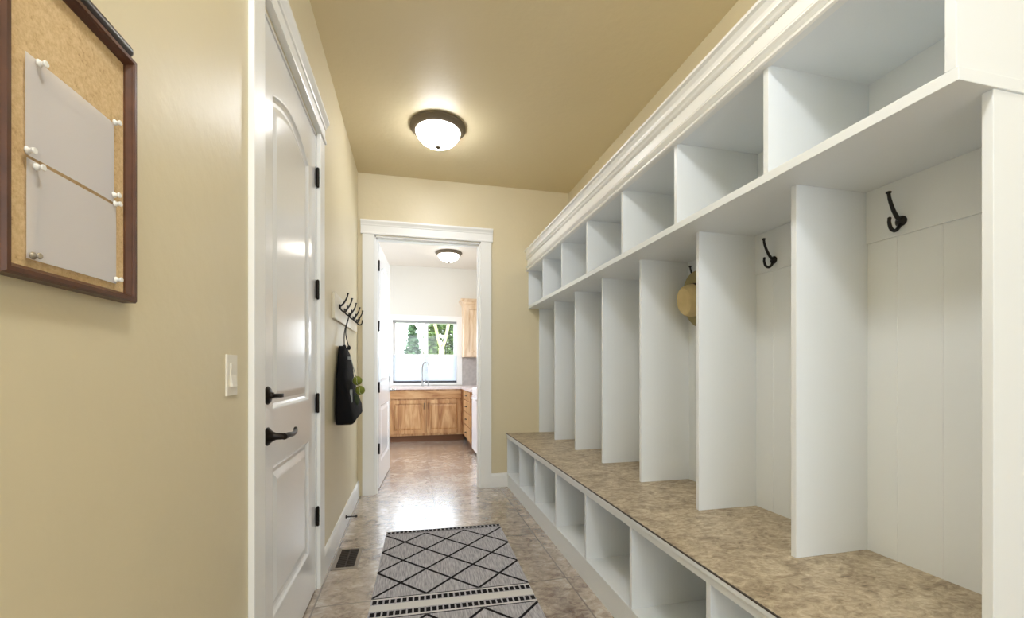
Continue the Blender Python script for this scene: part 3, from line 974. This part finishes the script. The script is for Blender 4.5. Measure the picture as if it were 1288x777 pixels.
obj('window_frame', b, 'vinyl', wn)
for x0, x1 in ((WX0 + .055, mx_ - .035), (mx_ + .035, WX1 - .055)):
    obj('pane', BOX(x0, x1, ym + .02, ym + .026, WZ0 + .05, WZ1 - .05), 'glass', wn)
b = bmesh.new()
box(b, WX0 - .001, WX0 + .006, KF - .02, KF + .06, WZ0, WZ1); box(b, WX1 - .006, WX1 + .001, KF - .02, KF + .06, WZ0, WZ1); box(b, WX0, WX1, KF - .02, KF + .06, WZ1 - .006, WZ1 + .001)
obj('window_jamb', b, 'trim', wn)
# top-down cellular shade covering the lower half
sh = thing('window_shade', 'white pleated shade covering the lower half of the kitchen window', 'blind', ((WX0 + WX1) / 2, KF + .03, WZ0))
b = bmesh.new(); prf = []
zt = 1.475
k = 0; z = WZ0 + .035
fr_, bk_ = [], []
while z < zt - .001:
    fr_ += [(KF + .022, z), (KF + .014, z + .0105)]; z += .021
poly = fr_ + [(KF + .022, z)] + [(KF + .028, z)] + [(KF + .028, WZ0 + .035)]
prism_x(b, poly, WX0 + .012, WX1 - .012); obj('pleated_fabric', b, 'shade', sh)
b = bmesh.new(); box(b, WX0 + .01, WX1 - .01, KF + .008, KF + .036, WZ1 - .045, WZ1 - .002, bev=.003); obj('headrail', b, 'headrail', sh)
b = bmesh.new(); box(b, WX0 + .01, WX1 - .01, KF + .010, KF + .034, WZ0 + .001, WZ0 + .035, bev=.003); obj('bottom_rail', b, 'darkrail', sh)
b = bmesh.new(); box(b, WX0 + .01, WX1 - .01, KF + .010, KF + .034, zt, zt + .018, bev=.003); obj('moving_rail', b, 'vinyl', sh)
for x in (WX0 + .2, WX1 - .2):
    b = bmesh.new(); tube(b, [(x, KF + .022, zt + .01), (x, KF + .022, WZ1 - .03)], .0009, 5); obj('lift_cord', b, 'vinyl', sh)

# ------------------------------------------------------------------ kitchen cabinets


def framed_front(bm_frame, bm_panel, x0, x1, z0, z1, yf, w=.062, th=.02):
    """cabinet door facing -y at yf"""
    for a in ((x0, x0 + w, z0, z1), (x1 - w, x1, z0, z1), (x0 + w, x1 - w, z0, z0 + w), (x0 + w, x1 - w, z1 - w, z1)):
        box(bm_frame, a[0], a[1], yf, yf + th, a[2], a[3], bev=.002)
    i = w
    rings = [[bm_panel.verts.new(p) for p in ((x0 + i + q, y, z0 + i + q), (x1 - i - q, y, z0 + i + q), (x1 - i - q, y, z1 - i - q), (x0 + i + q, y, z1 - i - q))]
             for q, y in ((-.002, yf + .018), (.003, yf + .016), (.010, yf + .013), (.034, yf + .008))]
    for a, c in zip(rings[:-1], rings[1:]):
        for j in range(4): bm_panel.faces.new((a[j], a[(j + 1) % 4], c[(j + 1) % 4], c[j]))
    bm_panel.faces.new(rings[-1])


def pull_bm(x, y, z, vertical=True, L=.10, dirn=(0, -1, 0)):
    bm = bmesh.new(); d = Vector(dirn); c = Vector((x, y, z)); u = Vector((0, 0, 1)) if vertical else Vector((1, 0, 0)) if abs(d.y) > .5 else Vector((0, 1, 0))
    tube(bm, smooth_pts([c - u * L / 2, c - u * L * .45 + d * .022, c + d * .03, c + u * L * .45 + d * .022, c + u * L / 2], 4), .005, 8)
    return bm


YC = 7.25     # face-frame plane of the sink base
sc_ = thing('sink_cabinet', 'natural hickory sink base cabinet under the kitchen window', 'cabinet', (.2, YC, 0))
XL0, XR0 = -1.2, .838
b = bmesh.new(); box(b, XL0, XR0, YC, KF - .003, .105, .880); obj('carcass', b, 'hick', sc_)
obj('toe_kick', BOX(XL0, XR0 + .02, YC + .07, KF - .003, 0, .105), 'toe', sc_)
b = bmesh.new(); box(b, -.365, .800, YC - .02, YC, .722, .862, bev=.003); obj('false_drawer_front', b, 'hickx', sc_)
for (x0, x1, hx_) in ((-.365, .208, .178), (.226, .800, .256), (-.97, -.385, -.42)):
    dd = bmesh.new(); pp = bmesh.new(); framed_front(dd, pp, x0, x1, .140, .700, YC - .02)
    dr = obj('cabinet_door', dd, 'hick', sc_)
    obj('door_panel', pp, 'hick', dr)
    obj('handle', pull_bm(hx_, YC - .02, .60), 'black', dr, True)
b = bmesh.new(); box(b, -.97, -.385, YC - .02, YC, .722, .862, bev=.003); dr = obj('drawer_front', b, 'hickx', sc_); obj('handle', pull_bm(-.68, YC - .02, .79, False), 'black', dr, True)

dc = thing('drawer_cabinet', 'hickory drawer cabinet along the right side of the kitchen', 'cabinet', (1.15, 6.7, 0))
b = bmesh.new(); box(b, .84, KR - .003, 6.20, YC, .105, .880); obj('carcass', b, 'hick', dc)
obj('toe_kick', BOX(.90, KR - .003, 6.20, YC, 0, .105), 'toe', dc)
for z0, z1 in ((.735, .865), (.545, .715), (.340, .525), (.130, .320)):
    b = bmesh.new(); box(b, .820, .840, 6.23, 7.10, z0, z1, bev=.003); dr = obj('drawer_front', b, 'hick', dc)
    obj('handle', pull_bm(.820, 6.62, (z0 + z1) / 2, False, dirn=(-1, 0, 0)), 'black', dr, True)
b = bmesh.new()
prism_z(b, [(XL0, YC - .03), (.81, YC - .03), (.81, 6.19), (KR, 6.19), (KR, KF), (XL0, KF)], .881, .919)
bmesh.ops.recalc_face_normals(b, faces=b.faces)
ct = obj('countertop', b, 'counter'); tag(ct, 'pale pinkish stone countertop over the hickory kitchen cabinets', 'countertop'); recenter(ct, (.2, 7.5, .881))
b = bmesh.new(); box(b, .89, KR - .015, KF - .014, KF - .002, .919, 1.438); bs = obj('backsplash', b, 'backsplash'); tag(recenter(bs, (1.17, KF, .919)), 'grey stone backsplash under the hickory wall cabinet', 'backsplash')
b = bmesh.new(); box(b, KR - .014, KR - .002, 6.20, KF - .016, .919, 1.40); bs = obj('backsplash', b, 'backsplash'); tag(recenter(bs, (KR, 7.0, .919)), 'grey stone backsplash on the right kitchen wall behind the counter', 'backsplash')

ap = thing('washing_machine', 'white boxy appliance at the near end of the kitchen counter', 'appliance', (1.1, 5.83, 0))
b = bmesh.new(); box(b, .862, 1.45, 5.50, 6.185, .035, .955, bev=.012); obj('body', b, 'appliance', ap)
b = bmesh.new(); box(b, .842, .862, 5.505, 6.180, .06, .84, bev=.006); obj('front_door', b, 'appliance', ap)
b = bmesh.new(); box(b, .846, .862, 5.505, 6.180, .85, .945, bev=.006); obj('control_panel', b, 'appliance', ap)
b = bmesh.new(); box(b, .880, 1.44, 5.52, 6.17, 0, .035); obj('dark_base', b, 'rubber', ap)
b = bmesh.new()
for k in range(2): tube(b, [(.842, 5.62 + k * .42, .80), (.815, 5.62 + k * .42, .80)], .006, 8)
tube(b, [(.815, 5.60, .80), (.815, 6.06, .80)], .008, 10); obj('bar_handle', b, 'appliance', ap, True)

uc = thing('wall_cabinet', 'pale hickory wall cabinet with crown to the right of the window', 'cabinet', (1.17, KF, 1.44))
b = bmesh.new(); box(b, .885, KR, 7.59, KF, 1.44, 2.40, bev=.002); obj('carcass', b, 'hickpale', uc)
dd = bmesh.new(); pp = bmesh.new(); framed_front(dd, pp, .915, 1.40, 1.465, 2.36, 7.57)
dr = obj('cabinet_door', dd, 'hickpale', uc); obj('door_panel', pp, 'hickpale', dr); obj('handle', pull_bm(1.37, 7.57, 1.56), 'black', dr, True)
b = bmesh.new()
rings = [[b.verts.new(p) for p in ((.885 - o_, 7.59 - o_, z), (KR, 7.59 - o_, z), (KR, KF, z), (.885 - o_, KF, z))] for o_, z in ((0, 2.385), (.012, 2.395), (.02, 2.42), (.045, 2.45), (.055, 2.462), (.055, 2.48))]
for a, c in zip(rings[:-1], rings[1:]):
    for j in range(4): b.faces.new((a[j], a[(j + 1) % 4], c[(j + 1) % 4], c[j]))
b.faces.new(rings[-1]); b.faces.new(rings[0]); obj('crown', b, 'hickpale', uc)

# faucet
fc = thing('kitchen_faucet', 'chrome gooseneck faucet in front of the kitchen window', 'faucet', (.16, 7.72, .919))
bm = bmesh.new(); lathe(bm, [(0, 0), (.028, 0), (.028, .006), (.018, .014), (.016, .05), (0, .05)], (.16, 7.72, .919), 'Z', 20); obj('base', bm, 'chrome', fc, True)
bm = bmesh.new(); tube(bm, smooth_pts([(.16, 7.72, .95), (.16, 7.72, 1.10), (.162, 7.715, 1.24), (.180, 7.69, 1.315), (.215, 7.65, 1.340), (.248, 7.61, 1.315), (.262, 7.59, 1.26), (.264, 7.588, 1.235)], 5), .0125, 12); obj('spout', bm, 'chrome', fc, True)
bm = bmesh.new(); tube(bm, [(.264, 7.588, 1.24), (.266, 7.586, 1.165)], [.015, .017], 12); obj('spray_head', bm, 'chrome', fc, True)
bm = bmesh.new(); tube(bm, [(.172, 7.715, .975), (.205, 7.70, .985), (.222, 7.69, 1.03)], [.008, .007, .005], 8); obj('lever', bm, 'chrome', fc, True)
sd = thing('soap_dispenser', 'small chrome soap pump right of the gooseneck faucet', 'dispenser', (.262, 7.74, .919))
bm = bmesh.new(); lathe(bm, [(0, 0), (.019, 0), (.019, .005), (.010, .012), (.009, .07), (0, .07)], (.262, 7.74, .919), 'Z', 14); obj('pump_body', bm, 'chrome', sd, True)
bm = bmesh.new(); tube(bm, [(.262, 7.75, .992), (.262, 7.735, 1.000), (.262, 7.69, .996)], .006, 8); obj('nozzle', bm, 'chrome', sd, True)

# ------------------------------------------------------------------ garden outside
gr = obj('lawn', BOX(-9, 12, 8.2, 30, -.45, -.35), 'grass'); tag(recenter(gr, (1, 18, -.35)), 'green lawn outside the kitchen window', 'lawn', None, 'stuff')


def foliage(blobs, n, size):
    bm = bmesh.new()
    for _ in range(n):
        c, r = random.choice(blobs)
        v = Vector((random.gauss(0, 1), random.gauss(0, 1), random.gauss(0, 1))).normalized() * (random.random() ** .4)
        p = Vector((c[0] + v.x * r[0], c[1] + v.y * r[1], c[2] + v.z * r[2]))
        s = size * random.uniform(.6, 1.3)
        q = Matrix.Rotation(random.uniform(0, 6.28), 3, 'Z') @ Matrix.Rotation(random.uniform(0, 3.14), 3, 'X')
        vs = [bm.verts.new(p + q @ Vector(w)) for w in ((-s * .45, 0, 0), (0, -s * .1, s * .2), (s * .55, 0, 0), (0, s * .1, -s * .22))]
        bm.faces.new(vs)
    return bm


def tree(name, lab, base, h, blobs, n, size, leaf, forks=None):
    t = thing(name, lab, 'tree' if 'tree' in name else 'shrub', base, 'garden trees outside the window' if 'tree' in name else None)
    bm = bmesh.new(); x, y, z = base
    if forks:
        for f in forks: tube(bm, smooth_pts(f[0], 4), f[1], 8)
    else: tube(bm, [(x, y, z), (x + .03, y, z + h * .5), (x, y, z + h * .95)], [.07, .05, .015], 8)
    obj('trunk', bm, 'bark', t, True)
    obj('foliage', foliage(blobs, n, size), leaf, t)


G = -.349
Yt = 14.0
bl = []
for k in range(8):
    z = 1.20 + k * .19; r = .34 * (1 - k / 9) + .05
    bl.append(((-.02, Yt, z), (r, r, .15)))
tree('conifer_tree', 'small blue-green tree seen through the left window pane', (-.02, Yt, G), 3.0, bl, 2600, .12, 'conifer')
fk = [([(.86, 13.2, G), (.86, 13.2, .9), (.86, 13.2, 1.85)], .09), ([(.86, 13.2, 1.80), (.76, 13.2, 2.15), (.64, 13.1, 2.65)], .045), ([(.86, 13.2, 1.80), (.97, 13.2, 2.15), (1.08, 13.3, 2.65)], .045)]
tree('forked_tree', 'leafy tree with pale forked trunk in the right window pane', (.86, 13.2, G), 3.2,
     [((.60, 13.9, 2.2), (.28, .5, .5)), ((1.22, 13.9, 2.2), (.32, .5, .55)), ((.92, 14.0, 2.65), (.5, .5, .30)), ((.62, 13.9, 1.7), (.30, .4, .4)), ((1.2, 13.8, 1.7), (.32, .4, .4))], 5200, .13, 'leaf', fk)
tree('hedge_shrub', 'low leafy shrub row behind the conifer at the window foot', (-.2, 15.5, G), 1.2, [((-.7, 15.5, 1.3), (.5, .4, .55)), ((-.1, 15.4, 1.45), (.5, .4, .55)), ((.4, 15.3, 1.5), (.4, .4, .6)), ((1.2, 15.3, 1.5), (.7, .4, .65))], 3200, .12, 'leaf')
